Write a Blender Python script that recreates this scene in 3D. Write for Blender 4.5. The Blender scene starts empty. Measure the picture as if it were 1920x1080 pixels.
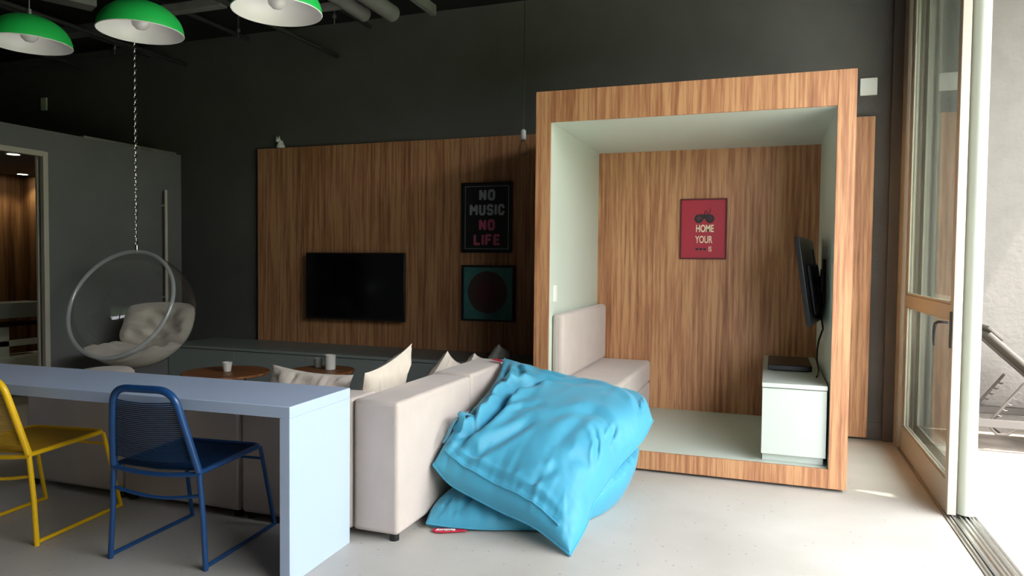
import bpy, bmesh, math, random, zlib, base64, struct
from mathutils import Vector, Matrix, noise
random.seed(7)
SC = bpy.context.scene
COL = SC.collection
PI = math.pi
R = math.radians

# ---------------------------------------------------------------- camera
cam_d = bpy.data.cameras.new('camera'); cam = bpy.data.objects.new('camera', cam_d); COL.objects.link(cam)
YAW, PITCH, ROLL, FPX = -0.3462, -0.0365, 0.0101, 1340.33
fw = Vector((math.sin(YAW)*math.cos(PITCH), math.cos(YAW)*math.cos(PITCH), math.sin(PITCH)))
rt0 = Vector((math.cos(YAW), -math.sin(YAW), 0)); up0 = rt0.cross(fw)
rt = rt0*math.cos(ROLL) + up0*math.sin(ROLL); up = up0*math.cos(ROLL) - rt0*math.sin(ROLL)
cam.matrix_world = Matrix(((rt.x, up.x, -fw.x, 0), (rt.y, up.y, -fw.y, 0), (rt.z, up.z, -fw.z, 1.38), (0, 0, 0, 1)))
cam_d.sensor_width = 36; cam_d.lens = FPX/1920*36; cam_d.clip_start = 0.05; cam_d.clip_end = 200
SC.camera = cam

# ---------------------------------------------------------------- light
SC.view_settings.view_transform = 'Standard'; SC.view_settings.look = 'None'
SC.view_settings.gamma = 1; SC.view_settings.use_curve_mapping = False
SC.view_settings.exposure = 0.6
w = bpy.data.worlds.new('world'); SC.world = w; w.use_nodes = True
bgn = w.node_tree.nodes['Background']; bgn.inputs[0].default_value = (0.93, 0.96, 1.02, 1); bgn.inputs[1].default_value = 10
sun_d = bpy.data.lights.new('sun', 'SUN'); sun = bpy.data.objects.new('sun', sun_d); COL.objects.link(sun)
SUN_EL, SUN_AZ = R(66), R(-18)
sdir = Vector((math.cos(SUN_AZ)*math.cos(SUN_EL), math.sin(SUN_AZ)*math.cos(SUN_EL), math.sin(SUN_EL)))
sun.rotation_euler = (-sdir).to_track_quat('-Z', 'Y').to_euler()
sun.location = (6, 0, 8); sun_d.energy = 9; sun_d.angle = R(0.6); sun_d.color = (1.0, 0.95, 0.86)
# light portal across the open side of the room (only guides the sampling of the sky)
pd = bpy.data.lights.new('sky_portal', 'AREA'); po = bpy.data.objects.new('sky_portal', pd); COL.objects.link(po)
pd.shape = 'RECTANGLE'; pd.size = 3.6; pd.size_y = 5.8; pd.cycles.is_portal = True
po.location = (1.14, 3.3, 1.85); po.rotation_euler = (0, R(90), 0)

# ---------------------------------------------------------------- materials
MATS = {}
def _new(name):
    m = bpy.data.materials.new(name); m.use_nodes = True; MATS[name] = m
    return m, m.node_tree, m.node_tree.nodes['Principled BSDF']
def rgb(c):
    if isinstance(c, str):
        c = [int(c[i:i+2], 16)/255 for i in (0, 2, 4)]
        c = [x/12.92 if x <= .04045 else ((x+.055)/1.055)**2.4 for x in c]
    return (c[0], c[1], c[2], 1)
def mat(name, col, rough=.6, metal=0, spec=.5, bump=0, bscale=60, var=0, vscale=3, sheen=0):
    m, nt, b = _new(name)
    b.inputs['Base Color'].default_value = rgb(col); b.inputs['Roughness'].default_value = rough
    b.inputs['Metallic'].default_value = metal; b.inputs['Specular IOR Level'].default_value = spec
    if sheen: b.inputs['Sheen Weight'].default_value = sheen
    tc = nt.nodes.new('ShaderNodeTexCoord')
    if var:
        n = nt.nodes.new('ShaderNodeTexNoise'); n.inputs['Scale'].default_value = vscale; n.inputs['Detail'].default_value = 5
        nt.links.new(tc.outputs['Object'], n.inputs['Vector'])
        mr = nt.nodes.new('ShaderNodeMapRange'); mr.inputs[1].default_value = .3; mr.inputs[2].default_value = .7
        mr.inputs[3].default_value = 1-var; mr.inputs[4].default_value = 1+var
        nt.links.new(n.outputs[0], mr.inputs[0])
        mx = nt.nodes.new('ShaderNodeVectorMath'); mx.operation = 'SCALE'; mx.inputs[0].default_value = rgb(col)[:3]
        nt.links.new(mr.outputs[0], mx.inputs['Scale']); nt.links.new(mx.outputs[0], b.inputs['Base Color'])
    if bump:
        n = nt.nodes.new('ShaderNodeTexNoise'); n.inputs['Scale'].default_value = bscale; n.inputs['Detail'].default_value = 4
        nt.links.new(tc.outputs['Object'], n.inputs['Vector'])
        bp = nt.nodes.new('ShaderNodeBump'); bp.inputs['Strength'].default_value = bump; bp.inputs['Distance'].default_value = .01
        nt.links.new(n.outputs[0], bp.inputs['Height']); nt.links.new(bp.outputs[0], b.inputs['Normal'])
    return m

def wood(name, cols, rough=.45, along='z', strip=42.0):
    """vertical strips of teak veneer: strips of differing tone, each with fine long grain"""
    m, nt, b = _new(name); N = nt.nodes.new; L = nt.links.new
    tc = N('ShaderNodeTexCoord'); mp = N('ShaderNodeMapping'); L(tc.outputs['Object'], mp.inputs[0])
    sc = {'z': (1, 1, .035), 'x': (.035, 1, 1), 'y': (1, .035, 1)}[along]; mp.inputs['Scale'].default_value = sc
    n1 = N('ShaderNodeTexNoise'); n1.inputs['Scale'].default_value = strip; n1.inputs['Detail'].default_value = 2; L(mp.outputs[0], n1.inputs['Vector'])
    n2 = N('ShaderNodeTexNoise'); n2.inputs['Scale'].default_value = strip*5; n2.inputs['Detail'].default_value = 3; L(mp.outputs[0], n2.inputs['Vector'])
    n3 = N('ShaderNodeTexNoise'); n3.inputs['Scale'].default_value = strip*.22; n3.inputs['Detail'].default_value = 1; L(mp.outputs[0], n3.inputs['Vector'])
    a = N('ShaderNodeMath'); a.operation = 'MULTIPLY_ADD'; L(n2.outputs[0], a.inputs[0]); a.inputs[1].default_value = .42; L(n1.outputs[0], a.inputs[2])
    a2 = N('ShaderNodeMath'); a2.operation = 'MULTIPLY_ADD'; L(n3.outputs[0], a2.inputs[0]); a2.inputs[1].default_value = .35; L(a.outputs[0], a2.inputs[2])
    cr = N('ShaderNodeValToRGB'); L(a2.outputs[0], cr.inputs[0])
    e = cr.color_ramp.elements; e[0].position = .60; e[0].color = rgb(cols[0]); e[1].position = 1.12 if False else 1.0; e[1].color = rgb(cols[3])
    x = e.new(.76); x.color = rgb(cols[1]); x = e.new(.88); x.color = rgb(cols[2])
    L(cr.outputs[0], b.inputs['Base Color']); b.inputs['Roughness'].default_value = rough
    bp = N('ShaderNodeBump'); bp.inputs['Strength'].default_value = .12; bp.inputs['Distance'].default_value = .004
    L(n2.outputs[0], bp.inputs['Height']); L(bp.outputs[0], b.inputs['Normal'])
    return m

def terrazzo(name, base, speck, spots2):
    m, nt, b = _new(name); N = nt.nodes.new; L = nt.links.new
    tc = N('ShaderNodeTexCoord')
    n = N('ShaderNodeTexNoise'); n.inputs['Scale'].default_value = 1.6; n.inputs['Detail'].default_value = 6; L(tc.outputs['Object'], n.inputs['Vector'])
    cr = N('ShaderNodeValToRGB'); L(n.outputs[0], cr.inputs[0]); e = cr.color_ramp.elements
    e[0].position = .35; e[0].color = rgb(spots2); e[1].position = .62; e[1].color = rgb(base)
    v = N('ShaderNodeTexVoronoi'); v.inputs['Scale'].default_value = 26; L(tc.outputs['Object'], v.inputs['Vector'])
    sep = N('ShaderNodeSeparateColor'); L(v.outputs['Color'], sep.inputs[0])
    sz = N('ShaderNodeMapRange'); L(sep.outputs[0], sz.inputs[0]); sz.inputs[1].default_value = .55; sz.inputs[2].default_value = 1; sz.inputs[3].default_value = 0; sz.inputs[4].default_value = .19
    lt = N('ShaderNodeMath'); lt.operation = 'LESS_THAN'; L(v.outputs['Distance'], lt.inputs[0]); L(sz.outputs[0], lt.inputs[1])
    mu = N('ShaderNodeMath'); mu.operation = 'MULTIPLY'; mu.inputs[1].default_value = .55; L(lt.outputs[0], mu.inputs[0])
    mx = N('ShaderNodeMix'); mx.data_type = 'RGBA'; L(mu.outputs[0], mx.inputs[0]); L(cr.outputs[0], mx.inputs[6]); mx.inputs[7].default_value = rgb(speck)
    n4 = N('ShaderNodeTexNoise'); n4.inputs['Scale'].default_value = 160; L(tc.outputs['Object'], n4.inputs['Vector'])
    mr = N('ShaderNodeMapRange'); L(n4.outputs[0], mr.inputs[0]); mr.inputs[3].default_value = .88; mr.inputs[4].default_value = 1.1
    sca = N('ShaderNodeVectorMath'); sca.operation = 'SCALE'; L(mx.outputs[2], sca.inputs[0]); L(mr.outputs[0], sca.inputs['Scale'])
    L(sca.outputs[0], b.inputs['Base Color']); b.inputs['Roughness'].default_value = .42; b.inputs['Specular IOR Level'].default_value = .35
    return m

def thin_glass(name, tint=(1, 1, 1), f0=.06, rough=0.0, ior=1.5, haze=0):
    """thin clear sheet: straight-through view plus Fresnel reflection"""
    m, nt, b = _new(name); N = nt.nodes.new; L = nt.links.new; nt.nodes.remove(b)
    out = nt.nodes['Material Output']; t = N('ShaderNodeBsdfTransparent'); t.inputs[0].default_value = (*tint, 1)
    g = N('ShaderNodeBsdfGlossy'); g.inputs['Roughness'].default_value = rough
    # the sheet reflects alike from both of its faces
    gm = N('ShaderNodeNewGeometry'); mr = N('ShaderNodeMapRange'); L(gm.outputs['Backfacing'], mr.inputs[0]); mr.inputs[3].default_value = ior; mr.inputs[4].default_value = 1/ior
    fr = N('ShaderNodeFresnel'); L(mr.outputs[0], fr.inputs[0])
    mx = N('ShaderNodeMixShader'); L(fr.outputs[0], mx.inputs[0]); L(t.outputs[0], mx.inputs[1]); L(g.outputs[0], mx.inputs[2])
    if haze:
        d = N('ShaderNodeBsdfDiffuse'); d.inputs[0].default_value = (.8, .8, .8, 1); m2 = N('ShaderNodeMixShader'); m2.inputs[0].default_value = haze
        L(mx.outputs[0], m2.inputs[1]); L(d.outputs[0], m2.inputs[2]); L(m2.outputs[0], out.inputs[0])
    else: L(mx.outputs[0], out.inputs[0])
    return m

WOODC = ['84563a', 'a26c48', 'b37e58', 'c69468']
M = dict(
    wood=wood('teak_veneer', WOODC),
    woodtable=wood('walnut_table', ['4a2a18', '6d4022', '8a5630', 'a06a40'], along='x', strip=20),
    darkwood=wood('dark_wood', ['3a2415', '5a3c22', '7a5634', '8e6a44'], strip=14),
    charcoal=mat('charcoal_paint', (.108, .101, .095), .75, bump=.25, bscale=90, var=.08),
    charcoal2=mat('dark_grey_paint', (.125, .124, .120), .7, bump=.2, bscale=90, var=.06),
    ceil=mat('black_soffit', (.012, .012, .012), .9, var=.2),
    floor=terrazzo('pale_terrazzo', 'c0bbb3', '857d73', 'b3aea5'),
    deck=terrazzo('deck_stone', 'd9d6cf', 'b0aaa0', 'cfcbc4'),
    ledge=mat('dappled_ledge_stone', (.36, .30, .25), .8, bump=.2, bscale=20, var=.35, vscale=4),  # strong mottling paints the dappled shade into the stone colour
    plaster=mat('rough_plaster', (.180, .165, .150), .9, bump=.35, bscale=30, var=.06, vscale=9),
    sage=mat('sage_laminate', (.60, .66, .58), .45),
    console=mat('console_laminate', (.53, .57, .52), .4),
    cabinet=mat('cabinet_laminate', (.22, .25, .235), .45),
    desk=mat('pale_blue_laminate', (.50, .60, .80), .38),
    beige=mat('beige_upholstery', (.60, .505, .455), .9, bump=.25, bscale=300, var=.04, vscale=6, sheen=.2),
    cushion=mat('cream_linen', (.66, .575, .49), .95, bump=.35, bscale=260, var=.05, vscale=12, sheen=.2),
    greyc=mat('grey_linen', (.24, .23, .21), .95, bump=.35, bscale=260, var=.1, vscale=12),
    bean=mat('turquoise_nylon', (.052, .32, .48), .55, bump=.12, bscale=500, var=.05, vscale=5, sheen=.15),
    red=mat('red_label', (.62, .02, .05), .5),
    white=mat('white_plastic', (.88, .88, .83), .4),
    offwhite=mat('white_ceramic', (.72, .69, .64), .3),
    grey_ceramic=mat('grey_ceramic', (.32, .33, .31), .35),
    black=mat('black_plastic', (.008, .008, .009), .35),
    screen=mat('tv_screen', (.002, .002, .003), .12, spec=.4),
    blackm=mat('black_metal', (.015, .015, .017), .4, metal=.3),
    yellow=mat('yellow_enamel', (.95, .56, .01), .3),
    yellowc=mat('yellow_cord', (.62, .36, .03), .55),
    blue=mat('blue_enamel', (.012, .065, .21), .28),
    bluec=mat('blue_cord', (.006, .032, .09), .5),
    green=mat('green_enamel', (.022, .56, .10), .35),
    shadein=mat('white_enamel', (.90, .88, .86), .35),
    bulb=mat('frosted_bulb', (.72, .70, .68), .25),
    chrome=mat('chrome', (.75, .75, .76), .18, metal=1),
    steel=mat('brushed_steel', (.62, .62, .60), .35, metal=1),
    galv=mat('galvanised_duct', (.30, .30, .28), .55, metal=.3, var=.15, vscale=4),
    darkpipe=mat('dark_pipe', (.035, .035, .035), .6),
    alu=mat('champagne_aluminium', (.44, .40, .33), .42, metal=.05),
    alu2=mat('pale_aluminium', (.40, .42, .35), .4, metal=.2),
    lounge=mat('taupe_metal', (.11, .095, .085), .5, metal=.2),
    mesh=mat('taupe_mesh', (.10, .085, .065), .8, bump=.5, bscale=400),
    grass=mat('lawn', (.15, .19, .09), .95, bump=1, bscale=60, var=.3, vscale=8),
    hedge_screen=mat('hedge_leaf', (.10, .135, .055), .9, bump=1, bscale=30, var=.5, vscale=14),
    posterblack=mat('poster_black', (.012, .013, .014), .45),
    posterteal=mat('poster_teal', (.075, .26, .25), .6, var=.12, vscale=20),
    posterred=mat('poster_red', (.42, .022, .042), .5),
    discred=mat('disc_brown', (.095, .055, .055), .6),
    disclab=mat('disc_label', (.14, .04, .045), .6),
    txtgrey=mat('letter_grey', (.42, .46, .50), .6),
    txtpink=mat('letter_pink', (.75, .14, .27), .6),
    txtcream=mat('letter_cream', (.85, .72, .50), .6),
    gamegrey=mat('print_grey', (.09, .03, .03), .6),
    printdark=mat('print_dark', (.02, .015, .016), .6),
    glass=thin_glass('window_glass', (.93, .96, .94), ior=1.5),
    acrylic=thin_glass('clear_acrylic', (.975, .985, .98), ior=1.42),
    rimac=thin_glass('acrylic_rim', (.80, .84, .86), ior=2.3, rough=.05, haze=.35),
    clearbulb=thin_glass('clear_bulb', (.90, .88, .84), ior=1.6),
)
em, ent, eb = _new('downlight_glow'); eb.inputs['Emission Color'].default_value = (1, .93, .8, 1); eb.inputs['Emission Strength'].default_value = 12
M['glow'] = em

# ---------------------------------------------------------------- mesh helpers
class MB:
    """collects shapes in world coordinates; build() links them as one mesh object"""
    def __init__(s): s.v = []; s.f = []
    def add(s, vs, fs):
        o = len(s.v); s.v += [Vector(v) for v in vs]; s.f += [tuple(i+o for i in f) for f in fs]; return s
    def box(s, x0, x1, y0, y1, z0, z1):
        vs = [(x, y, z) for x in (x0, x1) for y in (y0, y1) for z in (z0, z1)]
        return s.add(vs, [(0, 1, 3, 2), (4, 6, 7, 5), (0, 4, 5, 1), (2, 3, 7, 6), (0, 2, 6, 4), (1, 5, 7, 3)])
    def obox(s, c, size, rot):
        """box centred at c, rotated by Matrix rot"""
        h = [d/2 for d in size]
        vs = [Vector(c)+rot @ Vector((a*h[0], b*h[1], d*h[2])) for a in (-1, 1) for b in (-1, 1) for d in (-1, 1)]
        return s.add(vs, [(0, 1, 3, 2), (4, 6, 7, 5), (0, 4, 5, 1), (2, 3, 7, 6), (0, 2, 6, 4), (1, 5, 7, 3)])
    def tube(s, pts, r, n=10, closed=False, cap=True, flat=None):
        pts = [Vector(p) for p in pts]; k = len(pts)
        rs = r if isinstance(r, (list, tuple)) else [r]*k
        vs = []; prev = None
        for i, p in enumerate(pts):
            if closed: t = (pts[(i+1) % k]-pts[i-1])
            else: t = pts[min(i+1, k-1)]-pts[max(i-1, 0)]
            t.normalize()
            if prev is None:
                a = Vector((0, 0, 1)) if abs(t.z) < .9 else Vector((1, 0, 0)); u = t.cross(a).normalized()
            else: u = (prev-t*prev.dot(t)).normalized()
            prev = u; w_ = t.cross(u)
            for j in range(n):
                an = 2*PI*j/n; vs.append(p+(u*math.cos(an)+w_*math.sin(an)*(flat or 1))*rs[i])
        fs = []
        for i in range(k if closed else k-1):
            a = i*n; b = ((i+1) % k)*n
            for j in range(n): fs.append((a+j, a+(j+1) % n, b+(j+1) % n, b+j))
        if cap and not closed: fs += [tuple(range(n-1, -1, -1)), tuple((k-1)*n+j for j in range(n))]
        return s.add(vs, fs)
    def lathe(s, prof, c=(0, 0, 0), n=32, rot=None, close=False):
        """prof: list of (r, z)"""
        c = Vector(c); vs = []; m = len(prof)
        for i in range(n):
            a = 2*PI*i/n
            for r_, z in prof:
                p = Vector((r_*math.cos(a), r_*math.sin(a), z)); vs.append(c+(rot @ p if rot else p))
        fs = []
        for i in range(n):
            a = i*m; b = ((i+1) % n)*m
            for j in range(m if close else m-1):
                j2 = (j+1) % m
                fs.append((a+j, b+j, b+j2, a+j2))
        return s.add(vs, fs)
    def prism(s, poly, z0, z1, fn=None):
        n = len(poly); fn = fn or (lambda x, y, z: (x, y, z))
        vs = [fn(x, y, z0) for x, y in poly]+[fn(x, y, z1) for x, y in poly]
        return s.add(vs, [tuple(range(n-1, -1, -1)), tuple(range(n, 2*n))]+[(i, (i+1) % n, n+(i+1) % n, n+i) for i in range(n)])
    def build(s, name, m, parent=None, bevel=0, smooth=True, seg=2, loc=None, subsurf=0, local=False):
        me = bpy.data.meshes.new(name)
        if parent is not None and not local: off = world_loc(parent)
        elif loc is not None: off = Vector(loc)
        else: off = Vector((0, 0, 0))
        me.from_pydata([tuple(v-off) for v in s.v], [], s.f); me.validate()
        bm = bmesh.new(); bm.from_mesh(me); bmesh.ops.remove_doubles(bm, verts=bm.verts, dist=1e-6)
        bmesh.ops.recalc_face_normals(bm, faces=bm.faces); bm.to_mesh(me); bm.free()
        if smooth:
            me.polygons.foreach_set('use_smooth', [True]*len(me.polygons)); me.set_sharp_from_angle(angle=R(38))
        me.materials.append(m)
        o = bpy.data.objects.new(name, me); COL.objects.link(o)
        if parent is not None: o.parent = parent
        elif loc is not None: o.location = loc
        if bevel:
            b = o.modifiers.new('bevel', 'BEVEL'); b.width = bevel; b.segments = seg; b.limit_method = 'ANGLE'; b.angle_limit = R(40)
            b.harden_normals = False
        if subsurf:
            q = o.modifiers.new('sub', 'SUBSURF'); q.levels = subsurf; q.render_levels = subsurf
        return o
def world_loc(o):
    v = Vector((0, 0, 0))
    while o is not None: v += Vector(o.location); o = o.parent
    return v
def thing(name, label, cat, loc, group=None, rz=0):
    o = bpy.data.objects.new(name, None); COL.objects.link(o); o.location = loc; o.rotation_euler = (0, 0, rz)
    o.empty_display_size = .1
    return tag(o, label, cat, group)
def tag(o, label, cat, group=None):
    o['label'] = label; o['category'] = cat
    if group: o['group'] = group
    return o
def struct_(o): o['kind'] = 'structure'; return o
def B(x0, x1, y0, y1, z0, z1): return MB().box(x0, x1, y0, y1, z0, z1)
def copy_tree(o, parent=None):
    c = o.copy(); COL.objects.link(c)
    if parent is not None: c.parent = parent
    for ch in list(o.children):
        if ch is not c: copy_tree(ch, c)
    return c
def text_mesh(body, size, m, name, parent, mtx, extrude=.0006, offset=0, sx=1.0, spacing=1.0):
    cu = bpy.data.curves.new(name, 'FONT'); cu.body = body; cu.size = size; cu.align_x = 'CENTER'; cu.align_y = 'CENTER'
    cu.extrude = extrude; cu.offset = offset; cu.space_character = spacing
    t = bpy.data.objects.new(name+'_tmp', cu); COL.objects.link(t)
    dg = bpy.context.evaluated_depsgraph_get(); me = bpy.data.meshes.new_from_object(t.evaluated_get(dg))
    bpy.data.objects.remove(t)
    me.transform(Matrix.Diagonal((sx, 1, 1, 1))); me.transform(mtx)
    if parent is not None: me.transform(Matrix.Translation(-world_loc(parent)))
    me.materials.clear(); me.materials.append(m); me.name = name
    o = bpy.data.objects.new(name, me); COL.objects.link(o)
    if parent is not None: o.parent = parent
    return o
def arc(c, r, a0, a1, n, fn): return [fn(c[0]+r*math.cos(a0+(a1-a0)*i/n), c[1]+r*math.sin(a0+(a1-a0)*i/n)) for i in range(n+1)]

# ================================================================ THE SETTING
CE = 3.77; YW = 6.27; PX = -5.66
struct_(B(-10.2, .93, -4.6, YW, -.12, 0).build('floor', M['floor'], smooth=False))
struct_(B(.93, 3.4, -6, YW, -.14, -.012).build('ground_deck', M['deck'], smooth=False))
struct_(B(-10.2, .99, YW, YW+.2, 0, CE).build('wall_back', M['charcoal'], smooth=False))
struct_(B(.99, 6, YW, YW+.2, -.1, CE).build('wall_terrace', M['plaster'], smooth=False))
struct_(B(-10.4, -10.2, -4.8, YW+.2, 0, CE).build('wall_left', M['charcoal'], smooth=False))
struct_(B(-10.2, .95, -4.8, -4.6, 0, CE).build('wall_front', M['charcoal2'], smooth=False))
struct_(B(-10.4, 1.1, -4.8, YW+.2, CE, CE+.2).build('ceiling', M['ceil'], smooth=False))
# unseen slab added to keep sun out; two slots cut for floor sun patches
def slab_with_holes(x0, x1, y0, y1, z0, z1, holes):
    mb = MB(); ys = sorted({y0, y1, *[h[2] for h in holes], *[h[3] for h in holes]})
    for a, b in zip(ys[:-1], ys[1:]):
        xs = [x0]
        for h in sorted(holes):
            if h[2] <= a+1e-6 and h[3] >= b-1e-6: mb.box(xs[-1], h[0], a, b, z0, z1); xs.append(h[1])
        mb.box(xs[-1], x1, a, b, z0, z1)
    return mb
ROOFX = 2.62
struct_(slab_with_holes(1.1, ROOFX, -4.8, YW, CE, CE+.06, [(1.98, 2.34, 4.16, 4.30), (2.0, 2.3, 5.62, 5.68)]).build('sun_block_slab', M['plaster'], smooth=False))
struct_(B(3.4, 26, -22, 22, -.14, -.02).build('ground_bounce_lawn', M['grass'], smooth=False))  # unseen grass, added to bounce green light indoors
struct_(B(.99, 6, 5.51, YW, -.019, .132).build('terrace_ledge', M['ledge'], bevel=.006))
struct_(B(-10.2, .93, YW-.014, YW, 0, .14).build('baseboard_back', M['charcoal'], bevel=.003))
struct_(B(.855, .93, YW-.05, YW, 0, CE).build('trim_1', M['charcoal'], bevel=.003))

# partition on the left with its doorway
wl = MB(); DH = 2.22; DY0, DY1 = 2.9, 4.275
wl.box(PX-.085, PX, -4.6, DY0, 0, 2.43); wl.box(PX-.085, PX, DY1, 5.73, 0, 2.43); wl.box(PX-.085, PX, DY0, DY1, DH, 2.43)
wl.box(-10.2, PX-.085, 5.63, 5.73, 0, 2.43)
struct_(wl.build('wall_partition', M['charcoal2'], smooth=False))
struct_(B(-10.2, PX-.085, -4.6, 5.63, 2.27, 2.43).build('ceiling_side_room', M['charcoal2'], smooth=False))
struct_(MB().box(-7.86, -7.80, 1.0, 5.63, 0, 2.27).box(-7.80, -5.95, 5.60, 5.63, 0, 2.27).build('wall_side_room', M['darkwood'], smooth=False))
fr = MB()
fr.box(PX-.03, PX+.012, DY1-.022, DY1+.022, 0, DH+.03); fr.box(PX-.03, PX+.012, DY0-.022, DY0+.022, 0, DH+.03); fr.box(PX-.03, PX+.012, DY0+.022, DY1-.022, DH-.012, DH+.03)
fr.box(PX-.085, PX-.06, DY1-.022, DY1, 0, DH)
struct_(fr.build('door_3', M['alu'], bevel=.003))

# silver strip along the top of the partition, long pull handle on it
tag(B(PX-.03, PX+.012, 4.63, 5.66, 2.425, 2.445).build('edge_strip', M['steel'], bevel=.002), 'thin silver strip along the top edge of the dark partition', 'edge strip')
t = thing('pull_handle', 'tall vertical brushed steel pull handle on the dark partition behind the bubble chair', 'handle', (PX+.05, 5.48, .86))
MB().tube([(PX+.055, 5.48, .86), (PX+.055, 5.48, 2.05)], .015, 14).build('bar', M['alu'], t)
for z in (1.0, 1.9): MB().tube([(PX, 5.48, z), (PX+.04, 5.48, z)], .009, 8).build('mount', M['steel'], t)

# glazed sliding leaves on the right
def leaf(name, xa, xb, y0, y1, rail):
    m = MB(); sw = .07
    m.box(xa, xb, y0, y0+sw, .012, 3.62); m.box(xa, xb, y1-sw, y1, .012, 3.62)
    m.box(xa, xb, y0+sw, y1-sw, .012, .19); m.box(xa, xb, y0+sw, y1-sw, 3.54, 3.62)
    if rail: m.box(xa, xb, y0+sw, y1-sw, 1.085, 1.168)
    # glazing beads
    for za, zb in ([(.19, 1.085), (1.168, 3.54)] if rail else [(.19, 3.54)]):
        for x in (xa+.006, xb-.018):
            m.box(x, x+.012, y0+sw, y0+sw+.014, za, zb); m.box(x, x+.012, y1-sw-.014, y1-sw, za, zb)
            m.box(x, x+.012, y0+sw, y1-sw, za, za+.014); m.box(x, x+.012, y0+sw, y1-sw, zb-.014, zb)
    o = struct_(m.build(name, M['alu'], bevel=.003))
    g = MB(); xc = (xa+xb)/2
    for za, zb in ([(.185, 1.09), (1.163, 3.55)] if rail else [(.185, 3.55)]): g.box(xc-.002, xc+.002, y0+sw-.008, y1-sw+.008, za, zb)
    g.build('pane', M['glass'], o, smooth=False)
    return o
d1 = leaf('door_1', .945, .989, 4.48, 5.99, True)
h = MB(); h.box(.937, .945, 4.505, 4.527, .93, 1.13); h.tube([(.93, 4.515, 1.07), (.90, 4.515, 1.072), (.885, 4.53, 1.072), (.878, 4.57, 1.06), (.878, 4.60, 1.02), (.88, 4.615, .96), (.884, 4.617, .93)], [.007, .007, .008, .009, .008, .006, .004], 10)
h.build('door_handle', M['blackm'], d1, bevel=.002)
d2 = leaf('door_2', 1.035, 1.065, 4.545, 6.02, False)
MB().tube([(1.046, 4.53, .012), (1.046, 4.53, 3.62)], .046, 28).build('round_stile', M['alu2'], d2)
struct_(B(.93, 1.10, -4.6, .4, 0, CE).build('wall_light_stop', M['charcoal'], smooth=False))  # unseen wall, added to cut the light reaching the wood panel
jb = MB()
for i, (xa, xb, ya) in enumerate([(.93, .955, 6.05), (.955, .985, 6.12), (.985, 1.03, 6.05), (1.03, 1.07, 6.12), (1.07, 1.10, 6.05)]): jb.box(xa, xb, ya, YW, 0, 3.7)
jb.box(.93, 1.10, .4, YW, 3.64, CE)
struct_(jb.build('trim_2', M['alu'], bevel=.003))
tr = MB()
tr.box(.93, 1.10, .4, YW, -.012, -.004)
for x in (.938, .958, .983, 1.012, 1.036, 1.072, 1.092): tr.box(x-.004, x+.004, .4, 6.05, -.004, .006)
for x in (.97, 1.054): tr.box(x-.002, x+.002, .4, 6.05, -.004, .012)
struct_(tr.build('trim_3', M['steel']))

# ---------------------------------------------------------------- wood wall panel and long low cabinet
# veneer panel fixed to the wall
tag(B(-5.104, .744, 6.21, 6.262, .022, 2.54).build('wood_wall_panel', M['wood'], bevel=.002), 'wide dark teak veneer panel on the back wall behind the television', 'wall panel')
t = thing('low_cabinet', 'long low grey-green cabinet running under the wood wall panel', 'cabinet', (-3.6, 5.9, 0))
B(PX+.003, -1.56, 5.56, 6.205, .06, .50).build('body', M['cabinet'], t, bevel=.002)
B(PX+.003, -1.56, 5.60, 6.2, 0, .06).build('plinth', M['charcoal2'], t)
B(PX+.003, -1.56, 5.53, 6.205, .50, .528).build('top', M['cabinet'], t, bevel=.003)
n = 5; x0 = PX+.01; dx = (-1.565-x0)/n
for i in range(n): B(x0+i*dx+.0015, x0+(i+1)*dx-.0015, 5.541, 5.56, .07, .494).build('door', M['cabinet'], t, bevel=.002)

# ---------------------------------------------------------------- wooden nook
NY, NB = 4.71, 6.205
t = thing('wood_nook', 'large teak veneer box alcove with pale green lining, open at the front', 'alcove', (-.54, 5.4, 0))
B(-1.51, .436, 4.80, 6.15, 0, .018).build('plinth', M['darkwood'], t)
B(-1.536, -1.431, NY, NY+.02, .018, 2.546).build('front_post', M['wood'], t, bevel=.001)
B(.359, .462, NY, NY+.02, .018, 2.546).build('front_post', M['wood'], t, bevel=.001)
B(-1.4302, .3582, NY, NY+.02, 2.335, 2.546).build('header_board', M['wood'], t, bevel=.001)
B(-1.4302, .3582, NY, NY+.02, .018, .136).build('sill_board', M['wood'], t, bevel=.001)
B(-1.536, -1.516, NY+.0205, NB, .018, 2.546).build('side_board', M['wood'], t)
B(.442, .462, NY+.0205, NB, .018, 2.546).build('side_board', M['wood'], t)
B(-1.5155, .4415, NY+.0205, NB, 2.526, 2.546).build('roof_board', M['wood'], t)
B(-1.45, -1.431, NY+.0205, NB, .136, 2.335).build('lining_side', M['sage'], t)
B(.359, .378, NY+.0205, NB, .136, 2.335).build('lining_side', M['sage'], t)
B(-1.45, .378, NY+.0205, NB, 2.3352, 2.354).build('lining_ceiling', M['sage'], t)
B(-1.45, .378, NY+.0205, NB, .117, .1358).build('lining_floor', M['sage'], t)
B(-1.4308, .3588, NB-.02, NB-.001, .1362, 2.3348).build('back_board', M['wood'], t)
tag(B(-1.4305, -1.4225, 4.815, 4.89, 1.10, 1.22).build('light_switch', M['white'], bevel=.002), 'white switch plate on the left green wall of the alcove', 'switch')

# bench inside the nook
t = thing('nook_bench', 'beige upholstered bench with low back inside the wooden alcove', 'bench', (-1.2, 5.5, .137))
B(-1.428, -.955, 4.80, 6.18, .137, .36).build('base', M['beige'], t, bevel=.018, seg=3)
B(-1.428, -.952, 4.79, 6.18, .362, .546).build('seat', M['beige'], t, bevel=.028, seg=4)
B(-1.428, -1.345, 4.79, 6.18, .548, 1.02).build('backrest', M['beige'], t, bevel=.03, seg=4)

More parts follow.
